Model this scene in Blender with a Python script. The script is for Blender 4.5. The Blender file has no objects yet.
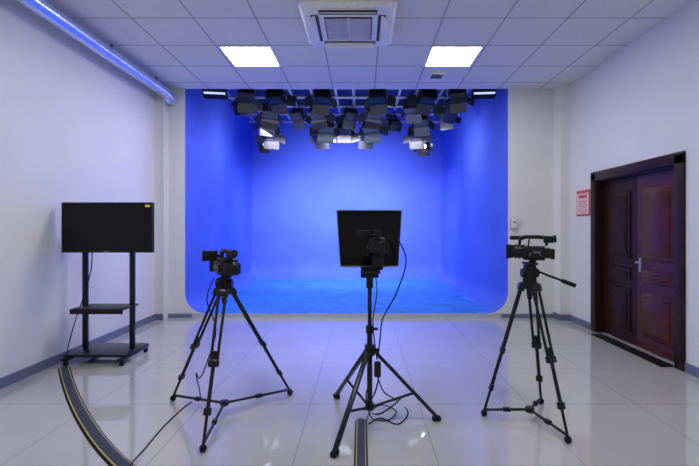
import bpy, bmesh, math, random
from mathutils import Vector, Matrix
random.seed(4)
sc=bpy.context.scene
sc.view_settings.view_transform='Standard'
F=420.0; CH=1.3; VX=362.0; VY=228.0
def P(px,py,z): return Vector(((px-VX)/F*z, z, CH-(py-VY)/F*z))
def G(px,py,h=0.0):
    z=F*(CH-h)/(py-VY); return Vector(((px-VX)/F*z,z,h))
# ---------------------------------------------------------------- materials
def mat(name,col,rough=.5,metal=0.,var=.06,scale=30.,emit=None,es=1.,spec=.5,bump=0.,coat=0.):
    m=bpy.data.materials.new(name); m.use_nodes=True
    nt=m.node_tree; b=nt.nodes['Principled BSDF']
    b.inputs['Roughness'].default_value=rough; b.inputs['Metallic'].default_value=metal
    b.inputs['Specular IOR Level'].default_value=spec
    b.inputs['Coat Weight'].default_value=coat
    tc=nt.nodes.new('ShaderNodeTexCoord'); nz=nt.nodes.new('ShaderNodeTexNoise'); nz.inputs['Scale'].default_value=scale
    nt.links.new(tc.outputs['Object'],nz.inputs['Vector'])
    rp=nt.nodes.new('ShaderNodeValToRGB')
    rp.color_ramp.elements[0].position=.3; rp.color_ramp.elements[1].position=.7
    rp.color_ramp.elements[0].color=(*[c*(1-var) for c in col],1); rp.color_ramp.elements[1].color=(*[min(1,c*(1+var)) for c in col],1)
    nt.links.new(nz.outputs['Fac'],rp.inputs['Fac']); nt.links.new(rp.outputs['Color'],b.inputs['Base Color'])
    if bump:
        bp=nt.nodes.new('ShaderNodeBump'); bp.inputs['Strength'].default_value=bump; bp.inputs['Distance'].default_value=.01
        nt.links.new(nz.outputs['Fac'],bp.inputs['Height']); nt.links.new(bp.outputs['Normal'],b.inputs['Normal'])
    if emit:
        b.inputs['Emission Color'].default_value=(*emit,1); b.inputs['Emission Strength'].default_value=es
    return m
def grid_mat(name,col,line,pitch,px,py,w,rough,spec=.5,var=.03,nscale=3.,coat=0.):
    m=bpy.data.materials.new(name); m.use_nodes=True; nt=m.node_tree; b=nt.nodes['Principled BSDF']
    L=nt.links.new
    tc=nt.nodes.new('ShaderNodeTexCoord'); sx=nt.nodes.new('ShaderNodeSeparateXYZ'); L(tc.outputs['Object'],sx.inputs[0])
    def M(op,a,bv=None):
        n=nt.nodes.new('ShaderNodeMath'); n.operation=op
        for i,v in enumerate((a,bv)):
            if v is None: continue
            if isinstance(v,(int,float)): n.inputs[i].default_value=v
            else: L(v,n.inputs[i])
        return n.outputs[0]
    def line_of(o,ph):
        f=M('FRACT',M('DIVIDE',M('ADD',o,-ph+pitch*50),pitch))
        return M('GREATER_THAN',M('ABSOLUTE',M('SUBTRACT',f,.5)),.5-w/2/pitch)
    g=M('MAXIMUM',line_of(sx.outputs[0],px),line_of(sx.outputs[1],py))
    nz=nt.nodes.new('ShaderNodeTexNoise'); nz.inputs['Scale'].default_value=nscale; L(tc.outputs['Object'],nz.inputs['Vector'])
    rp=nt.nodes.new('ShaderNodeValToRGB'); rp.color_ramp.elements[0].color=(*[c*(1-var) for c in col],1); rp.color_ramp.elements[1].color=(*[c*(1+var) for c in col],1)
    L(nz.outputs['Fac'],rp.inputs['Fac'])
    mx=nt.nodes.new('ShaderNodeMix'); mx.data_type='RGBA'; L(g,mx.inputs[0]); L(rp.outputs['Color'],mx.inputs[6]); mx.inputs[7].default_value=(*line,1)
    L(mx.outputs[2],b.inputs['Base Color']); b.inputs['Roughness'].default_value=rough; b.inputs['Specular IOR Level'].default_value=spec
    b.inputs['Coat Weight'].default_value=coat; b.inputs['Coat Roughness'].default_value=.02
    return m
M_wall=mat('white_paint',(.77,.765,.775),.5,var=.02,scale=2)
M_ceil=grid_mat('ceiling_tiles',(.73,.73,.735),(.38,.38,.42),.6,-1.62,5.24,.018,.8,var=.07,nscale=60)
M_floor=grid_mat('glossy_floor_tiles',(.49,.485,.47),(.32,.32,.325),.8,-.38,2.3,.006,.04,spec=.65,var=.05,nscale=1.5,coat=.35)
M_blue=mat('blue_paint',(.095,.170,.80),.75,var=.07,scale=1.3,spec=.25)
M_bluef=mat('blue_scuffed_floor_paint',(.06,.235,.80),.5,var=.18,scale=4.5,spec=.3)
M_base=mat('slate_blue_baseboard',(.16,.175,.26),.35)
M_plat=mat('pale_platform_edge',(.5,.52,.6),.5)
M_dark=mat('dark_soffit',(.05,.06,.11),.8)
M_black=mat('black_plastic',(.010,.010,.012),.42,spec=.3)
M_house=mat('lamp_housing_paint',(.014,.014,.018),.35,spec=.5)
M_rubber=mat('black_rubber',(.007,.007,.008),.7,spec=.25)
M_blackm=mat('black_metal',(.014,.014,.017),.3,metal=.2,spec=.4)
M_cover=mat('blue_grey_rubber',(.035,.045,.07),.55,spec=.3)
M_grey=mat('grey_metal',(.22,.22,.24),.35,metal=.7)
M_barn=mat('barn_door_metal',(.09,.09,.105),.3,metal=.6)
M_chrome=mat('satin_nickel',(.62,.58,.52),.35,metal=.8)
M_pipe=mat('grid_pipe_paint',(.6,.63,.7),.35,metal=.2)
M_white=mat('white_plastic',(.82,.82,.82),.4)
M_whitem=mat('off_white_louvre',(.6,.6,.61),.45)
M_slot=mat('dark_slot',(.05,.05,.06),.8)
M_ctl=mat('grey_display',(.30,.32,.35),.3)
M_screen=mat('dark_glass_screen',(.003,.003,.004),.06,spec=.25,var=.02)
M_glass=mat('lens_glass',(.01,.015,.04),.05)
M_yellow=mat('yellow_sticker',(.85,.75,.05),.5)
M_ystripe=mat('yellow_stripe',(.50,.42,.12),.6)
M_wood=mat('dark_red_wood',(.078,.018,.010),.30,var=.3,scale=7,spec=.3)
M_wood1=mat('darker_red_wood',(.030,.009,.007),.40,var=.3,scale=7,spec=.2)  # deeper reddish brown for the far door leaf
M_wood2=mat('dark_brown_wood',(.026,.009,.007),.38,var=.3,scale=7,spec=.25)
M_red=mat('red_print',(.6,.08,.08),.45)
M_paper=mat('pink_white_paper',(.8,.62,.62),.5)
M_duct=mat('foil_duct',(.60,.66,.93),.24,metal=.78,var=.03,scale=6)
M_panel=mat('light_diffuser',(.9,.9,.9),.5,emit=(1,.98,.97),es=29)
M_led=mat('led_face',(.8,.85,1),.5,emit=(.7,.8,1),es=.8)
M_lamp=mat('lit_lens',(.9,.9,1),.3,emit=(.85,.9,1),es=7)
M_lamp2=mat('dim_lit_lens',(.8,.85,1),.3,emit=(.6,.75,1),es=.7)
M_unlit=mat('fresnel_lens',(.25,.3,.45),.15)
# ---------------------------------------------------------------- mesh builder
class MB:
    def __init__(s): s.bm=bmesh.new(); s.mi=0
    def _fin(s,vs,mi):
        fs=set()
        for v in vs:
            for f in v.link_faces: fs.add(f)
        for f in fs: f.material_index=mi
    def box(s,c,d,rot=None,bev=0.,mi=0,taper=None,ztaper=None):
        r=bmesh.ops.create_cube(s.bm,size=1.)
        vs=r['verts']
        for v in vs:
            v.co=Vector((v.co.x*d[0],v.co.y*d[1],v.co.z*d[2]))
            if taper and v.co.y*taper[2]>0: v.co.x*=taper[0]; v.co.z*=taper[1]
            if ztaper and v.co.z<0: v.co.x*=ztaper
        if bev:
            es=list({e for v in vs for e in v.link_edges})
            q=bmesh.ops.bevel(s.bm,geom=es,offset=bev,segments=2,affect='EDGES',profile=.5)
            vs=list({v for f in q['faces'] for v in f.verts}|{v for v in vs if v.is_valid})
        M=Matrix.Translation(Vector(c))@(rot.to_4x4() if rot is not None else Matrix())
        for v in vs: v.co=M@v.co
        s._fin(vs,mi); return s
    def slab(s,hw,rc,z0,z1,hw0=None,mi=0,n=6):
        hw0=hw0 or hw
        def loop(h,z):
            o=[]
            for q in range(4):
                for k in range(n+1):
                    a=math.pi/2*q+math.pi/2*k/n
                    cx=(h-rc)*(1 if q in (0,3) else -1); cy_=(h-rc)*(1 if q in (0,1) else -1)
                    o.append(s.bm.verts.new((cx+rc*math.cos(a),cy_+rc*math.sin(a),z)))
            return o
        a=loop(hw0,z0); b=loop(hw,z1); N=len(a)
        for k in range(N): s.bm.faces.new((a[k],a[(k+1)%N],b[(k+1)%N],b[k])).material_index=mi
        s.bm.faces.new(a).material_index=mi; s.bm.faces.new(b).material_index=mi
        return s
    def cyl(s,a,b,r1,r2=None,seg=16,mi=0):
        a=Vector(a); b=Vector(b); r2=r1 if r2 is None else r2
        d=b-a
        q=bmesh.ops.create_cone(s.bm,cap_ends=True,segments=seg,radius1=r1,radius2=r2,depth=d.length)
        R=d.to_track_quat('Z','Y').to_matrix().to_4x4(); M=Matrix.Translation((a+b)/2)@R
        for v in q['verts']: v.co=M@v.co
        s._fin(q['verts'],mi); return s
    def sph(s,c,r,mi=0,sc=(1,1,1)):
        q=bmesh.ops.create_uvsphere(s.bm,u_segments=16,v_segments=10,radius=r)
        for v in q['verts']: v.co=Vector((v.co.x*sc[0],v.co.y*sc[1],v.co.z*sc[2]))+Vector(c)
        s._fin(q['verts'],mi); return s
    def tube(s,pts,r,seg=8,sub=8,mi=0):
        pts=[Vector(p) for p in pts]; c=[]
        q=[pts[0]]+pts+[pts[-1]]
        for i in range(1,len(q)-2):
            for k in range(sub):
                t=k/sub; a,b,cc,d=q[i-1],q[i],q[i+1],q[i+2]
                c.append(.5*((2*b)+(cc-a)*t+(2*a-5*b+4*cc-d)*t*t+(3*b-a-3*cc+d)*t**3))
        c.append(pts[-1]); prev=None; rings=[]
        up=Vector((.3,.2,1)).normalized()
        for i,p in enumerate(c):
            t=(c[min(i+1,len(c)-1)]-c[max(i-1,0)]).normalized()
            x=t.cross(up if abs(t.dot(up))<.95 else Vector((1,0,0))).normalized()
            if prev is not None:
                x2=(prev-t*prev.dot(t))
                if x2.length>1e-4: x=x2.normalized()
            prev=x; y=t.cross(x)
            rings.append([s.bm.verts.new(p+r*(math.cos(2*math.pi*k/seg)*x+math.sin(2*math.pi*k/seg)*y)) for k in range(seg)])
        for a,b in zip(rings,rings[1:]):
            for k in range(seg):
                f=s.bm.faces.new((a[k],a[(k+1)%seg],b[(k+1)%seg],b[k])); f.material_index=mi; f.smooth=True
        s.bm.faces.new(rings[0]).material_index=mi; s.bm.faces.new(rings[-1]).material_index=mi
        return s
    def quad(s,pts,mi=0):
        f=s.bm.faces.new([s.bm.verts.new(p) for p in pts]); f.material_index=mi; return s
    def obj(s,name,mats,parent=None,loc=None,label=None,smooth=True):
        bmesh.ops.recalc_face_normals(s.bm,faces=s.bm.faces)
        me=bpy.data.meshes.new(name); s.bm.to_mesh(me); s.bm.free()
        if not isinstance(mats,(list,tuple)): mats=[mats]
        for m in mats: me.materials.append(m)
        if smooth:
            for p in me.polygons: p.use_smooth=True
            me.set_sharp_from_angle(angle=math.radians(35))
        o=bpy.data.objects.new(name,me); sc.collection.objects.link(o)
        if parent: o.parent=parent
        if loc is not None: o.location=loc
        if label: o['label']=label
        return o
def root(name,loc,label,cat,rz=0,group=None):
    e=bpy.data.objects.new(name,None); e.empty_display_size=.1; sc.collection.objects.link(e)
    e.location=loc; e.rotation_euler=(0,0,rz); e['label']=label; e['category']=cat
    if group: e['group']=group
    return e
def tag(o,label,cat):
    o['label']=label; o['category']=cat; return o
def struct(o,label=None,cat=None):
    o['kind']='structure'
    if label: o['label']=label
    if cat: o['category']=cat
    return o
RX=lambda a: Matrix.Rotation(a,3,'X')
RY=lambda a: Matrix.Rotation(a,3,'Y')
RZ=lambda a: Matrix.Rotation(a,3,'Z')
# ---------------------------------------------------------------- room
XL,XR,D,H=-2.93,2.93,6.1,3.32
Y0=-1.6
cxl,cxr=-2.57,2.12; YB=10.3; PZ=.06; TOP=4.3
struct(MB().box((0,(Y0+D)/2,-.05),(XR-XL+.3,D-Y0,.1)).obj('floor',M_floor,smooth=False),'glossy pale grey tiled floor','floor')
struct(MB().box((0,(Y0+D)/2,H+.04),(XR-XL,D-Y0,.08)).obj('ceiling',M_ceil,smooth=False),'suspended ceiling of grey-white square tiles','ceiling')
struct(MB().box((XL-.075,(Y0+D)/2,H/2),(.15,D-Y0,H)).obj('wall_left',M_wall,smooth=False),'plain white painted wall','wall')
dy0,dy1,dz=3.90,5.24,1.90
w=MB().box((XR+.075,(Y0+dy0)/2,H/2),(.15,dy0-Y0,H)).box((XR+.075,(dy1+D)/2,H/2),(.15,D-dy1,H)).box((XR+.075,(dy0+dy1)/2,(dz+H)/2),(.15,dy1-dy0,H-dz))
w.box((XR+.2,(dy0+dy1)/2,dz/2),(.04,dy1-dy0,dz))
struct(w.obj('wall_right',M_wall,smooth=False),'plain white painted wall with a doorway','wall')
def prof(xl,xr,zb,zt,r,n=10):
    r=max(r,.004); o=[(xl,zt)]
    for k in range(n+1):
        a=math.pi+math.pi/2*k/n; o.append((xl+r+r*math.cos(a),zb+r+r*math.sin(a)))
    for k in range(n+1):
        a=1.5*math.pi+math.pi/2*k/n; o.append((xr-r+r*math.cos(a),zb+r+r*math.sin(a)))
    o.append((xr,zt)); return o
RC=.30
f=MB(); pr=prof(cxl,cxr,PZ,H,RC); n=len(pr)//2
for (a,b) in zip(pr[:n],pr[1:n]):
    f.quad([(XL,D,a[1]),(a[0],D,a[1]),(b[0],D,b[1]),(XL,D,b[1])])
for (a,b) in zip(pr[n:],pr[n+1:]):
    f.quad([(XR,D,a[1]),(a[0],D,a[1]),(b[0],D,b[1]),(XR,D,b[1])])
bmesh.ops.remove_doubles(f.bm,verts=f.bm.verts,dist=1e-4)
struct(f.obj('wall_back',M_wall,smooth=False),'white end wall framing the blue stage opening','wall')
struct(MB().box((0,D+.02,PZ/2),(XR-XL,.04,PZ-.002)).obj('trim_1',M_plat,smooth=False),'pale raised edge of the stage platform','trim')
# blue cyclorama
c=MB(); rings=[]
def xs(y):
    t=(y-D)/(YB-D); return cxl+(-2.72-cxl)*t, cxr+(1.97-cxr)*t
rb,rs=.45,.06
def ring(y,ds,db,r):
    a,b=xs(y); return [c.bm.verts.new((x,y,z)) for x,z in prof(a+ds,b-ds,PZ+db,TOP,r)]
rings.append(ring(D,0,0,RC))
rings.append(ring(YB-rb,0,0,RC))
for k in range(1,17):
    t=math.pi/2*k/16
    rings.append(ring(YB-rb+rb*math.sin(t),rs*(1-math.cos(t)),rb*(1-math.cos(t)),.02+(RC-.02)*math.cos(t)))
for a,b in zip(rings,rings[1:]):
    for k in range(len(a)-1):
        f_=c.bm.faces.new((a[k],a[k+1],b[k+1],b[k])); f_.normal_update()
        if abs(f_.normal.z)>.93: f_.material_index=1
c.bm.faces.new(rings[-1])
cy=c.obj('wall_cyclorama',[M_blue,M_bluef])
struct(cy,'bright blue curved chroma key cyclorama wall and floor','cyclorama')
struct(MB().box((-.3,(D+YB)/2,TOP+.04),(5.4,YB-D+.1,.06)).box((-.3,D+.03,(H+TOP)/2+.05),(5.4,.06,TOP-H-.1)).obj('ceiling_stage',M_dark,smooth=False),'dark ceiling above the blue stage','ceiling')
# pilaster & baseboards
struct(MB().box((XR-.07,D-.1,H/2),(.14,.2,H)).obj('trim_2',M_wall,smooth=False),'white corner pilaster','trim')
struct(MB().box((XL+.06,D-.08,H/2),(.12,.16,H)).obj('trim_3',M_wall,smooth=False),'white corner pilaster','trim')
bh=.085
struct(MB().box((XL+.007,(Y0+D-.16)/2,bh/2),(.014,D-.16-Y0,bh),bev=.003).obj('baseboard_left',M_base,smooth=False),'slate blue baseboard','baseboard')
b=MB().box((XR-.007,(Y0+dy0-.1)/2,bh/2),(.014,dy0-.1-Y0,bh),bev=.003).box((XR-.007,(dy1+.1+D-.2)/2,bh/2),(.014,D-.2-dy1-.1,bh),bev=.003)
b.box((XR-.07,D-.207,bh/2),(.14,.014,bh)); b.box((XR-.147,D-.1,bh/2),(.014,.2,bh))
struct(b.obj('baseboard_right',M_base,smooth=False),'slate blue baseboard','baseboard')
b2=.05
b=MB().box(((XL+.12+cxl+.1)/2,D-.007,b2/2),(cxl+.1-XL-.12,.014,b2)).box(((XR-.14+cxr-.1)/2,D-.007,b2/2),(XR-.14-cxr+.1,.014,b2)).box((XL+.06,D-.167,bh/2),(.12,.014,bh))
struct(b.obj('baseboard_back',M_base,smooth=False),'slate blue baseboard','baseboard')
# ---------------------------------------------------------------- door
dr=root('door_1',(XR,(dy0+dy1)/2,0),'dark red wooden double door in a dark brown frame','door'); struct(dr)
wd=dy1-dy0
fr=MB()
for s in (-1,1):
    fr.box((-.012,s*(wd/2+.045),dz/2+.04),(.03,.11,dz+.08),bev=.006)
    fr.box((.06,s*(wd/2-.012),dz/2),(.12,.024,dz))
fr.box((-.012,0,dz+.045),(.03,wd+.2,.11),bev=.006).box((.06,0,dz-.012),(.12,wd,.024))
fr.obj('door_frame',M_wood2,dr)
def leaf(y0,y1,m):
    lw=y1-y0; yc=(y0+y1)/2
    lf=MB().box((.095,yc,dz/2),(.04,lw-.006,dz-.03))
    for (z0,z1) in ((.14,.62),(.72,.86),(.96,1.72)):
        lf.box((.071,yc,(z0+z1)/2),(.024,lw-.2,z1-z0),bev=.010)
        lf.box((.060,yc,(z0+z1)/2),(.024,lw-.3,z1-z0-.1 if z1-z0>.2 else .04),bev=.010)
    return lf.obj('door_leaf',m,dr)
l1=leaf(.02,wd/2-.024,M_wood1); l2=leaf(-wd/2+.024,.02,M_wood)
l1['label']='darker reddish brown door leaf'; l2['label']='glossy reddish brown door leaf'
h=MB().box((.07,-.04,.9),(.012,.035,.15),bev=.004).cyl((.07,-.04,.93),(.022,-.04,.93),.009).cyl((.022,-.035,.93),(.022,-.13,.93),.009)
h.obj('door_handle',M_chrome,l2,label='satin metal lever handle')
tag(MB().box((0,0,.008),(.13,1.2,.014),bev=.004).obj('doormat',M_rubber,loc=(XR-.075,(dy0+dy1)/2-.05,0)),'narrow black doormat at the double door','doormat')
# poster & switch
po=root('wall_poster',(XR,5.55,1.63),'pinkish white notice poster with red text on white wall','poster')
MB().box((-.006,0,0),(.01,.33,.34),bev=.002).obj('poster_board',M_red,po)
MB().box((-.0125,0,-.01),(.003,.29,.27)).obj('poster_sheet',M_paper,po)
p=MB()
for i in range(6): p.box((-.0155,.0,.02-i*.028),(.003,.23-.04*(i%2),.008))
p.box((-.0155,0,.085),(.003,.2,.04))
p.obj('poster_print',M_red,po)
ws=root('wall_controller',(2.205,D,1.36),'small white wall controller with buttons','controller')
MB().box((0,-.006,0),(.105,.012,.15),bev=.003).obj('back_plate',M_ctl,ws,label='grey back plate')
MB().box((0,-.025,0),(.09,.026,.135),bev=.006).obj('controller_case',M_white,ws)
MB().box((0,-.0395,.025),(.05,.003,.03)).obj('controller_display',M_ctl,ws)
ws=root('wall_socket',(2.52,D,.35),'white electrical wall socket','socket')
MB().box((0,-.006,0),(.086,.012,.086),bev=.003).obj('socket_plate',M_white,ws)
MB().box((-.012,-.0135,0),(.006,.003,.018)).box((.012,-.0135,0),(.006,.003,.018)).obj('socket_slots',M_slot,ws)
# ---------------------------------------------------------------- ceiling items
def panel(x0,y0):
    r=root('ceiling_light',(x0+.3,y0+.3,H),'square recessed white LED ceiling panel, lit; near pair added as fill','ceiling light',group='ceiling light panels')
    fm=MB()
    for s in (-1,1):
        fm.box((s*.285,0,-.006),(.03,.6,.012)).box((0,s*.285,-.006),(.54,.03,.012))
    fm.obj('light_frame',M_white,r,smooth=False)
    MB().box((0,0,-.004),(.54,.54,.006)).obj('light_diffuser',M_panel,r,smooth=False)
for (a,b) in ((-1.60,4.64),(.76,4.64),(-1.62,1.64),(.78,1.64)): panel(a,b)  # second pair hangs out of view, added to fill the room with light
ac=root('air_conditioner',(-.125,4.02,H-.002),'white ceiling cassette air conditioner with louvres','air conditioner')
MB().slab(.36,.06,-.06,0,hw0=.36).obj('casing',M_whitem,ac)
MB().slab(.43,.07,-.085,-.06).slab(.43,.07,-.11,-.085,hw0=.40).obj('panel',M_white,ac)
gr=MB().box((0,0,-.113),(.44,.44,.012),bev=.003,mi=0)
for i in range(17): gr.box((0,-.20+i*.025,-.121),(.42,.014,.006),mi=1)
gr.box((0,0,-.122),(.02,.44,.008),mi=1)
gr.obj('intake_grille',[M_slot,M_whitem],ac)
sl=MB()
for a in range(4):
    R=RZ(a*math.pi/2); sl.box(R@Vector((0,.305,-.111)),(.52,.07,.006) if a%2==0 else (.07,.52,.006))
sl.obj('air_slot',M_slot,ac,smooth=False)
for a in range(4):
    R=RZ(a*math.pi/2); MB().box(R@Vector((0,.328,-.126)),(.50,.065,.008),rot=R@RX(-.5),bev=.003).obj('louvre',M_white,ac)
v=root('ceiling_vent',(.98,5.53,H),'small square white ceiling vent','vent')
MB().box((0,0,-.012),(.2,.2,.024),bev=.004).obj('vent_frame',M_white,v)
q=MB()
for i in range(4): q.box((0,-.06+i*.04,-.026),(.15,.018,.006))
q.obj('vent_slot',M_slot,v,smooth=False)
# duct
du=root('air_duct',(-2.745,0,3.19),'shiny pale blue round duct along the ceiling','duct')
MB().cyl((0,Y0,0),(0,5.8,0),.072,seg=32).obj('duct_pipe',M_duct,du)
MB().tube([(0,5.79,0),(0,5.9,-.01),(.0,5.95,-.05),(0,6.0,-.04),(0,D-.01,-.04)],.076,seg=20).obj('duct_elbow',M_duct,du)
for y in (1.0,2.2,3.4,4.6,5.6):
    MB().box((0,y,.096),(.02,.02,.06)).obj('duct_bracket',M_grey,du)
tag(MB().tube([(0,0,3.1),(0,0,2.2),(0,0,1.2),(0,0,.12)],.010).obj('conduit',M_white,loc=(XL+.135,D-.18,0)),'thin white vertical cable conduit on wall','conduit')
# ---------------------------------------------------------------- lighting grid
GZ=3.60
lg=root('lighting_grid',(-.25,7.6,GZ),'pale metal pipe lighting grid hung over the stage','lighting grid')
rowsY=[6.4,6.9,7.4,7.95,8.5,9.1]
for y in rowsY:
    MB().cyl((-2.2,y-7.6,0),(2.22,y-7.6,0),.022,seg=12).obj('cross_pipe',M_pipe,lg)
for x in (-2.1,-1.82,-1.3,-.98,-.62,-.2,.1,.55,.9,1.2,1.62,2.05):
    MB().box((x,0,.045),(.035,2.9,.035)).obj('rail',M_pipe,lg,smooth=False)
for x in (-2.1,.1,2.05):
    for y in (-1.2,1.3): MB().cyl((x,y,.05),(x,y,TOP-GZ+.01),.012,seg=8).obj('hanger',M_pipe,lg)
def make_kind(label,lensm,pitch,drop,SC=.80,tw=0.):
    r=root('stage_light',(0,0,0),label,'stage light',group='stage lights on the grid'); r.scale=(SC,SC,SC)
    ch=[]; d=-drop
    def add(nm,mb,m,lab=None): ch.append(mb.obj(nm,m,r,label=lab))
    add('clamp',MB().box((0,0,-.01),(.05,.06,.06),bev=.008).cyl((0,0,-.03),(0,0,-.10+d),.012),M_blackm)
    y=MB().box((0,0,-.105+d),(.36,.03,.012))
    for s in (-1,1): y.box((s*.178,0,-.21+d),(.008,.03,.22)).cyl((s*.165,0,-.3+d),(s*.2,0,-.3+d),.022)
    add('yoke',y,M_grey)
    R=RX(pitch); C=Vector((0,0,-.30+d))
    def T(v): return C+R@Vector(v)
    h=MB().box(T((0,-.02,0)),(.32,.20,.22),rot=R,bev=.02)
    for i in range(6): h.box(T((0,-.11+i*.033,.112)),(.26,.012,.02),rot=R)
    for i in range(5): h.box(T((0,-.122,-.08+i*.04)),(.26,.016,.012),rot=R)
    h.box(T((0,.09,0)),(.31,.05,.225),rot=R,bev=.006)
    add('housing',h,M_house)
    add('power_cord',MB().tube([T((.08,-.12,0)),T((.10,-.18,-.10)),T((.06,-.14,.14)),(.01,-.03,-.08)],.007,seg=6),M_rubber)
    lit=lensm is not M_unlit
    add('lens',MB().cyl(T((0,.110,0)),T((0,.122,0)),.07 if lit else .1,seg=24),lensm,'glowing lens' if lit else None)
    for k in range(4):
        RR=R@RY(k*math.pi/2)
        wdt,off=(.34,.115) if k%2==0 else (.22,.16)
        op=.6+tw*(k%2)
        c2=C+RR@Vector((0,.118+.095*math.cos(op),off+.095*math.sin(op)))
        add('barn_door',MB().box(c2,(wdt,.19,.005),rot=RR@RX(op)),M_barn)
    return r,ch
used=set()
def place(kind,loc,rz):
    r,ch=kind
    if r.name not in used:
        used.add(r.name); r.location=loc; r.rotation_euler=(0,0,rz); return r
    n=r.copy(); sc.collection.objects.link(n); n.location=loc; n.rotation_euler=(0,0,rz)
    for c_ in ch:
        k=c_.copy(); k.parent=n; sc.collection.objects.link(k)
    return n
LB='black stage spotlight with barn doors hanging from grid'
KA=[make_kind(LB,M_unlit,-.3,0,tw=.3),make_kind(LB,M_unlit,-.7,.0,tw=.2,SC=.74),make_kind(LB,M_unlit,-.5,.10),make_kind(LB,M_unlit,-.4,.2,SC=.86,tw=.4),make_kind(LB,M_unlit,.45,.05,SC=.78,tw=.2)]
pos=[(246,6.4,.25,1),(276,6.4,-.35,0),(322,6.4,.2,0),(378,6.4,-.2,0),(427,6.4,.35,0),(458,6.4,-.4,1),
     (243,6.95,-.4,4),(270,6.95,.3,2),(318,6.95,-.3,2),(374,6.95,.3,2),(412,6.95,-.4,0),(452,6.95,.4,0),
     (268,7.5,.4,2),(326,7.5,.2,3),(350,7.5,.5,1),(371,7.5,-.3,3),(421,7.5,-.3,2),(446,7.5,-.6,1),(298,7.5,-.5,1),
     (272,8.1,.3,3),(320,8.1,-.3,3),(367,8.1,.2,3),(416,8.1,-.3,3),(344,8.1,.0,2),(394,8.1,.5,4)]
for i,(px,y,rz,k) in enumerate(pos):
    place(KA[k],((px-VX)/F*y,y,GZ-.055),rz)
K2=make_kind('lit black stage spotlight with bright glowing lens',M_lamp,-.55,.40,SC=.74)
place(K2,((424-VX)/F*8.75,8.72,GZ-.055),math.pi-.25)
K3=make_kind('black stage spotlight with dimly glowing lens',M_lamp2,-.75,.40,SC=.66)
place(K3,((264-VX)/F*8.75,8.72,GZ-.055),math.pi+.6)
# flat led panels close to grid
def ledp(px,py,y,rz,tilt):
    q=P(px,py,y)
    r=root('led_panel_light',q,'flat black LED panel light glowing bluish white','stage light',rz=rz,group='flat LED stage panels')
    R=RX(tilt)
    MB().box((0,0,0),(.36,.20,.06),rot=R,bev=.01).obj('housing',M_black,r)
    MB().box(R@Vector((0,-.03,-.034)),(.31,.035,.006),rot=R).obj('led_face',M_led,r)
    MB().box((0,0,.06),(.04,.04,.14)).obj('clamp',M_blackm,r)
ledp(215,93,6.4,.15,-.5); ledp(484,93,6.4,-.1,-.5)
# ---------------------------------------------------------------- TV & stand
TY=4.0
tx0,tx1=-2.865,-2.0; tc_=(tx0+tx1)/2
tv=root('television',(tc_,TY,1.07),'large flat black television with yellow sticker, on stand','television')
MB().box((0,.025,.235),(.865,.05,.48),bev=.006).box((0,.06,.2),(.5,.04,.3),bev=.01).obj('television_case',M_black,tv)
MB().box((0,-.0015,.242),(.84,.004,.446)).obj('screen',M_screen,tv,smooth=False)
MB().box((.392,-.0045,.44),(.045,.003,.022)).obj('sticker',M_yellow,tv,smooth=False)
MB().box((0,-.0045,.008),(.05,.003,.008)).obj('badge',M_grey,tv,smooth=False)
st=root('television_stand',(-2.53,TY+.2,0),'black metal television stand with shelf and castors','stand')
for s in (-1,1):
    MB().box((s*.235,0,.66),(.045,.04,1.17),bev=.006).obj('post',M_blackm,st)
    MB().box((s*.265,-.02,.062),(.05,.5,.03),bev=.008).obj('foot',M_blackm,st)
    for t in (-1,1):
        MB().cyl((s*.265-.013,-.02+t*.22,.022),(s*.265+.013,-.02+t*.22,.022),.022,seg=18).box((s*.265,-.02+t*.22,.044),(.03,.025,.016)).obj('castor',M_rubber,st)
MB().box((0,-.02,.088),(.60,.42,.025),bev=.006).obj('base_plate',M_blackm,st)
MB().box((0,-.06,.52),(.5,.3,.018),bev=.004).box((0,-.2,.50),(.5,.012,.04)).obj('shelf',M_black,st)
MB().box((0,-.04,1.25),(.56,.04,.06),bev=.004).box((0,-.04,1.4),(.4,.04,.06),bev=.004).obj('mount_bracket',M_blackm,st)
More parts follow.
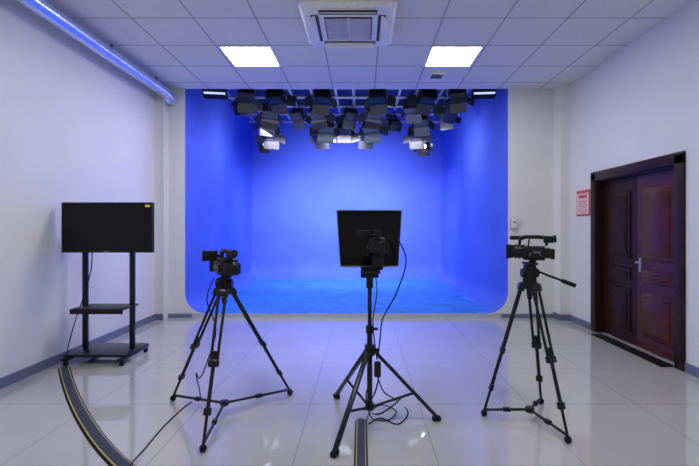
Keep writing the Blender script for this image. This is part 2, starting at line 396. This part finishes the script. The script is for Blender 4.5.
# ---------------------------------------------------------------- tripods
def tripod(ctr,feet,az,hz,label,handle=None):
    r=root('tripod',ctr,label,'tripod')
    C=Vector(ctr)
    MB().cyl((0,0,az-.03),(0,0,az+.012),.05,.062,seg=24).cyl((0,0,az-.1),(0,0,az-.03),.016,.022).obj('bowl',M_blackm,r)
    MB().cyl((0,0,az+.012),(0,0,az+.035),.046,seg=24).box((0,0,(az+hz)/2+.005),(.07,.08,hz-az-.045),bev=.012).cyl((-.055,0,(az+hz)/2),(.055,0,(az+hz)/2),.03,seg=20).box((0,0,hz-.009),(.065,.12,.016),bev=.003).obj('fluid_head',M_black,r)
    if handle:
        a=Vector((.03,0,(az+hz)/2+.02)); b=Vector(handle)
        MB().cyl(a,b,.0075).cyl(a+(b-a)*.68,b,.014,seg=14).obj('pan_handle',M_rubber,r)
    for f_ in feet:
        ft=f_-C; ft.z=0; dr_=ft.normalized(); sd=Vector((-dr_.y,dr_.x,0))
        top=dr_*.055+Vector((0,0,az-.02)); bot=ft+Vector((0,0,.03))
        v=bot-top; m1=top+v*.50; m2=top+v*.80
        L=MB()
        for s in (-1,1):
            L.cyl(top+sd*.024*s,m1+sd*.02*s,.0095,seg=10)
        L.cyl(m1-v*.08,m2,.012,seg=10)
        L.cyl(m1-v*.02,bot,.009,seg=10)
        L.obj('leg',M_black,r)
        q=v.to_track_quat('Z','Y').to_matrix()
        MB().box(top,(.075,.04,.05),rot=q,bev=.006).obj('leg_hinge',M_blackm,r)
        MB().box(m1,(.068,.032,.045),rot=q,bev=.008).obj('leg_lock',M_blackm,r)
        MB().box(m2,(.046,.03,.045),rot=q,bev=.008).obj('leg_lock',M_blackm,r)
        MB().sph(ft+Vector((0,0,.022)),.022).obj('foot',M_rubber,r)
        MB().cyl(Vector((0,0,.07)),ft*.95+Vector((0,0,.045)),.0095,seg=8).box(ft*.5+Vector((0,0,.058)),(.05,.03,.025),rot=Matrix.Rotation(math.atan2(dr_.y,dr_.x),3,'Z'),bev=.004).obj('spreader_arm',M_black,r)
    MB().cyl((0,0,.055),(0,0,.085),.03,seg=18).obj('spreader_hub',M_black,r)
    return r
fl=[G(173,401),G(203,452),G(290,395)]
cl=sum(fl,Vector())/3
tripod(cl,fl,.87,.955,'black video tripod with floor spreader under camcorder')
fr_=[G(484,416),G(568,443),G(541,404)]
cr=sum(fr_,Vector())/3
tripod(cr,fr_,.92,1.07,'black video tripod with pan handle under camcorder',handle=(.285,-.05,.915))
# ---------------------------------------------------------------- camcorder (lens along +Y)
def camcorder(loc,rz,s,label,sy=1.,bz=1.):
    r=root('video_camera',loc,label,'video camera',rz=rz); r.scale=(s,s*sy,s)
    bh_=.098*bz
    MB().box((0,-.01,.012+bh_/2),(.10,.18,bh_),bev=.018).box((0,-.115,.055),(.08,.05,.07*bz),bev=.012).box((.058,-.01,.05),(.028,.11,.07*bz),bev=.012).cyl((0,0,0),(0,0,.02),.03).box((0,.075,.062),(.085,.03,.085),bev=.014).obj('body',M_black,r)
    MB().cyl((0,.08,.062),(0,.15,.062),.040,seg=24).cyl((0,.095,.062),(0,.115,.062),.045,seg=24).cyl((0,.128,.062),(0,.14,.062),.044,seg=24).obj('lens_barrel',M_blackm,r)
    MB().box((0,.18,.062),(.088,.06,.074),bev=.006,taper=(1.18,1.18,1)).obj('lens_hood',M_rubber,r)
    MB().cyl((0,.208,.062),(0,.2115,.062),.032,seg=24).obj('lens_glass',M_glass,r)
    MB().tube([(0,.105,.10),(0,.10,.135),(0,.07,.150),(0,-.06,.150),(0,-.10,.14),(0,-.105,.10)],.012,seg=10).box((0,.0,.153),(.03,.13,.018),bev=.006).obj('top_handle',M_black,r)
    MB().cyl((.032,.06,.145),(.032,.14,.145),.009).cyl((.032,.10,.145),(.032,.185,.145),.013).box((.018,.09,.143),(.03,.03,.02)).obj('microphone',M_rubber,r)
    MB().box((0,-.12,.137),(.044,.08,.042),bev=.008).cyl((0,-.155,.14),(0,-.18,.142),.022,seg=18).obj('viewfinder',M_black,r)
    MB().box((-.085,.03,.125),(.085,.012,.06),rot=RX(.2),bev=.004).cyl((-.05,.03,.125),(-.01,.03,.12),.008).obj('flip_screen',M_black,r)
    MB().box((-.054,-.02,.055),(.014,.11,.045),bev=.004).box((-.054,.055,.06),(.012,.02,.02)).obj('side_panel',M_blackm,r)
    MB().box((-.0618,-.03,.062),(.002,.06,.010)).cyl((-.061,.02,.05),(-.065,.02,.05),.008).cyl((-.061,-.055,.045),(-.064,-.055,.045),.005).obj('control_buttons',M_grey,r)
    MB().box((0,-.15,.05),(.06,.035,.06),bev=.006).obj('battery',M_black,r)
    return r
camcorder((cl.x+.012,cl.y,.955),.6,1.22,'black camcorder with top handle on a tripod',.82,1.0)
camcorder((cr.x+.022,cr.y,1.07),1.18,1.12,'black camcorder with top handle and microphone on tripod',.72,.86)
# ---------------------------------------------------------------- teleprompter & stand
fc=[G(334,457),G(438,421),G(336,398)]
cc=sum(fc,Vector())/3
sd_=root('teleprompter_stand',cc,'black light stand tripod carrying the teleprompter','stand')
MB().cyl((0,0,.12),(0,0,.62),.018).cyl((0,0,.6),(0,0,1.0),.0135).obj('pole',M_blackm,sd_)
MB().cyl((0,0,.45),(0,0,.52),.034,seg=18).cyl((.03,0,.485),(.065,0,.485),.012).obj('collar',M_black,sd_)
MB().cyl((0,0,.60),(0,0,.65),.026,seg=18).cyl((.02,0,.625),(.055,0,.625),.01).obj('collar',M_black,sd_)
MB().cyl((0,0,.09),(0,0,.13),.03,seg=18).obj('brace_collar',M_black,sd_)
MB().cyl((0,0,.90),(0,0,.98),.024,seg=18).box((0,0,.995),(.06,.08,.05),bev=.008).cyl((-.06,0,.98),(.06,0,.98),.014).obj('stand_head',M_black,sd_)
for f_ in fc:
    ft=f_-cc; ft.z=0; dr_=ft.normalized()
    top=dr_*.035+Vector((0,0,.475)); bot=ft+Vector((0,0,.02))
    ang=math.atan2(dr_.y,dr_.x)
    v=bot-top; q=v.to_track_quat('Z','Y').to_matrix()
    MB().box((top+bot)/2,(.03,.022,v.length),rot=q,bev=.004).obj('leg',M_blackm,sd_)
    mid=top+v*.62
    MB().cyl(dr_*.03+Vector((0,0,.11)),mid,.009,seg=8).obj('brace',M_black,sd_)
    MB().box(ft+Vector((0,0,.018))-dr_*.01,(.06,.036,.034),rot=RZ(ang),bev=.01).obj('foot',M_rubber,sd_)
tp=root('teleprompter',(cc.x,cc.y,1.025),'black teleprompter hood and frame on a light stand','teleprompter')
MB().box((.0,-.09,.008),(.12,.42,.014),bev=.003).cyl((-.045,-.28,.0),(-.045,.25,.0),.008).cyl((.045,-.28,.0),(.045,.25,.0),.008).obj('mounting_rail',M_blackm,tp)
MB().box((.045,-.17,.06),(.07,.1,.09),bev=.006).obj('camera_riser',M_blackm,tp)
R=RX(-.05); pc=Vector((-.003,.02,.205))
MB().box(pc,(.44,.035,.385),rot=R,bev=.012,ztaper=.88).obj('backing_panel',M_screen,tp,label='glossy black backing panel')
e=MB()
hw=.218; hb=hw*.88; hz_=.187
def T2(x,z): return pc+R@Vector((x,-.019,z))
e.tube([T2(-hw,hz_),T2(hw,hz_)],.0035).tube([T2(hw,hz_),T2(hb,-hz_)],.0035).tube([T2(-hb,-hz_),T2(hb,-hz_)],.0035).tube([T2(-hw,hz_),T2(-hb,-hz_)],.0035)
e.obj('rim',M_grey,tp)
MB().box((-.003,.16,.21),(.42,.24,.365),rot=None,bev=.004,taper=(1.1,1.05,1),ztaper=.9).obj('hood',M_rubber,tp)
MB().box((-.003,.32,.01),(.36,.3,.03),bev=.006).obj('prompt_monitor',M_black,tp)
camcorder((cc.x+.045,cc.y-.165,1.131),.0,1.0,'black camcorder mounted behind the teleprompter hood',.72)
# ---------------------------------------------------------------- cables
def cable(pts,r,label,name='cable'):
    return tag(MB().tube(pts,r).obj(name,M_rubber),label,'cable')
yb=cc.y-.14
cable([P(386,236,yb-.1),P(398,240,yb-.05),P(406,262,yb),P(396,294,yb),P(383,318,yb+.05),P(380,340,yb+.08),P(378,358,yb+.1)],.0045,'thin black cable drooping from the teleprompter camera')
cable([P(373,264,yb+.1),P(377,290,yb+.1),P(373,320,yb+.1),P(375,345,yb+.1),P(377,360,yb+.1)],.004,'thin black cable hanging along stand pole')
pa=P(377.5,369,yb+.1)
tag(MB().box((0,0,0),(.045,.032,.10),bev=.006).obj('power_adapter',M_black,loc=pa),'black power adapter brick hanging on cables','power adapter')
cable([pa+Vector((0,0,-.05)),P(384,392,yb+.1),G(396,400,.006),G(408,412,.006),G(398,424,.006),G(380,418,.006),G(369,424,.03)],.0045,'black cable looping on the floor under stand')
cable([pa+Vector((.01,0,-.05)),P(374,395,yb+.1),G(364,410,.006),G(378,414,.006),G(392,406,.006),G(403,396,.006)],.0045,'black cable looping on the floor under stand')
cable([P(372,380,yb+.08),P(366,396,yb+.05),G(372,418,.014),G(388,420,.014),G(396,411,.014),G(382,405,.014),G(370,412,.014),G(366,424,.03)],.004,'black cable coiled loosely on floor under stand')
cable([P(214,278,cl.y-.08),P(207,300,cl.y-.1),P(216,330,cl.y-.05),P(207,362,cl.y-.1),P(200,378,cl.y-.1),P(196,374,cl.y-.1),G(200,398,.006),G(188,404,.006),G(165,425,.006),G(147,446,.006),G(128,468,.03),G(118,490,.04)],.004,'thin black cable from camera trailing over floor')
cable([P(92,252,TY+.1),P(91,270,TY+.1),P(84,295,TY+.1),P(74,325,TY+.05),P(67,352,TY-.05),G(66,367,.02)],.005,'thin black cable hanging from the television')
# cable covers
def cover(path,w,label):
    pts=[Vector(p) for p in path]; c_=[]; q=[pts[0]]+pts+[pts[-1]]
    for i in range(1,len(q)-2):
        for k in range(8):
            t=k/8; a,b,cc_,d=q[i-1],q[i],q[i+1],q[i+2]
            c_.append(.5*((2*b)+(cc_-a)*t+(2*a-5*b+4*cc_-d)*t*t+(3*b-a-3*cc_+d)*t**3))
    c_.append(pts[-1])
    prf=[(-.5,.001),(-.42,.008),(-.37,.012),(-.30,.016),(-.06,.019),(.06,.019),(.30,.016),(.37,.012),(.42,.008),(.5,.001)]
    ms=[0,0,1,2,2,2,1,0,0]
    b=MB(); rg=[]
    for i,p in enumerate(c_):
        t=(c_[min(i+1,len(c_)-1)]-c_[max(i-1,0)]).normalized(); n_=Vector((t.y,-t.x,0))
        rg.append([b.bm.verts.new(p+n_*u*w+Vector((0,0,z))) for u,z in prf])
    for a,d in zip(rg,rg[1:]):
        for k in range(len(prf)-1):
            f=b.bm.faces.new((a[k],a[k+1],d[k+1],d[k])); f.material_index=ms[k]
        b.bm.faces.new((a[0],d[0],d[-1],a[-1]))
    b.bm.faces.new(rg[0]); b.bm.faces.new(rg[-1])
    o=b.obj('cable_cover',[M_rubber,M_ystripe,M_cover]); tag(o,label,'cable cover')
cover([G(64,368),G(68,383),G(77,406),G(95,436),G(120,464),G(156,492),G(210,530)],.095,'curved dark floor cable protector with yellow stripes')
cover([G(361,421),G(361,440),G(361,466),G(361,520),G(361,620)],.078,'straight dark floor cable protector with yellow stripes')
# ---------------------------------------------------------------- lights
def area(loc,target,sx,sy,e,col,sp=math.pi):
    l=bpy.data.lights.new('lamp','AREA'); l.shape='RECTANGLE'; l.size=sx; l.size_y=sy; l.energy=e; l.color=col; l.spread=sp
    o=bpy.data.objects.new('lamp',l); sc.collection.objects.link(o); o.location=loc
    o.rotation_euler=(Vector(target)-Vector(loc)).to_track_quat('-Z','Y').to_euler()
for x in (-1.5,-.35,.8):
    area((x,8.0,2.95),(x*.8-.05,10.3,1.6),.7,.25,29,(.88,.86,1),math.radians(120))
area((-1.6,7.6,2.9),(-2.65,8.1,2.2),.5,.2,11,(.85,.85,1))
area((1.15,7.6,2.9),(2.1,8.1,2.2),.5,.2,11,(.85,.85,1))
area((-.35,7.6,2.95),(-.35,8.8,0),2.2,.3,34,(.65,.92,1),math.radians(130))
area((-.3,7.2,3.0),(-.3,7.5,4),3.4,1.5,12,(.6,.7,1))  # uplight added only to brighten the grid pipes and rails
area((-.6,6.35,3.0),(-2.2,4.7,.8),3.2,.15,17,(.46,.44,1),math.radians(125))  # added violet lamp, makes the blue stage spill on the room walls
w=bpy.data.worlds.new('world'); sc.world=w; w.use_nodes=True
w.node_tree.nodes['Background'].inputs[0].default_value=(.97,.97,1,1)
w.node_tree.nodes['Background'].inputs[1].default_value=.31
# ---------------------------------------------------------------- camera
cd=bpy.data.cameras.new('camera'); co=bpy.data.objects.new('camera',cd); sc.collection.objects.link(co)
co.location=(0,0,CH); co.rotation_euler=(math.pi/2,0,0)
cd.sensor_width=36; cd.lens=F*36/699; cd.shift_x=-(VX-349.5)/699; cd.shift_y=-(233-VY)/699
cd.clip_start=.02
sc.camera=co
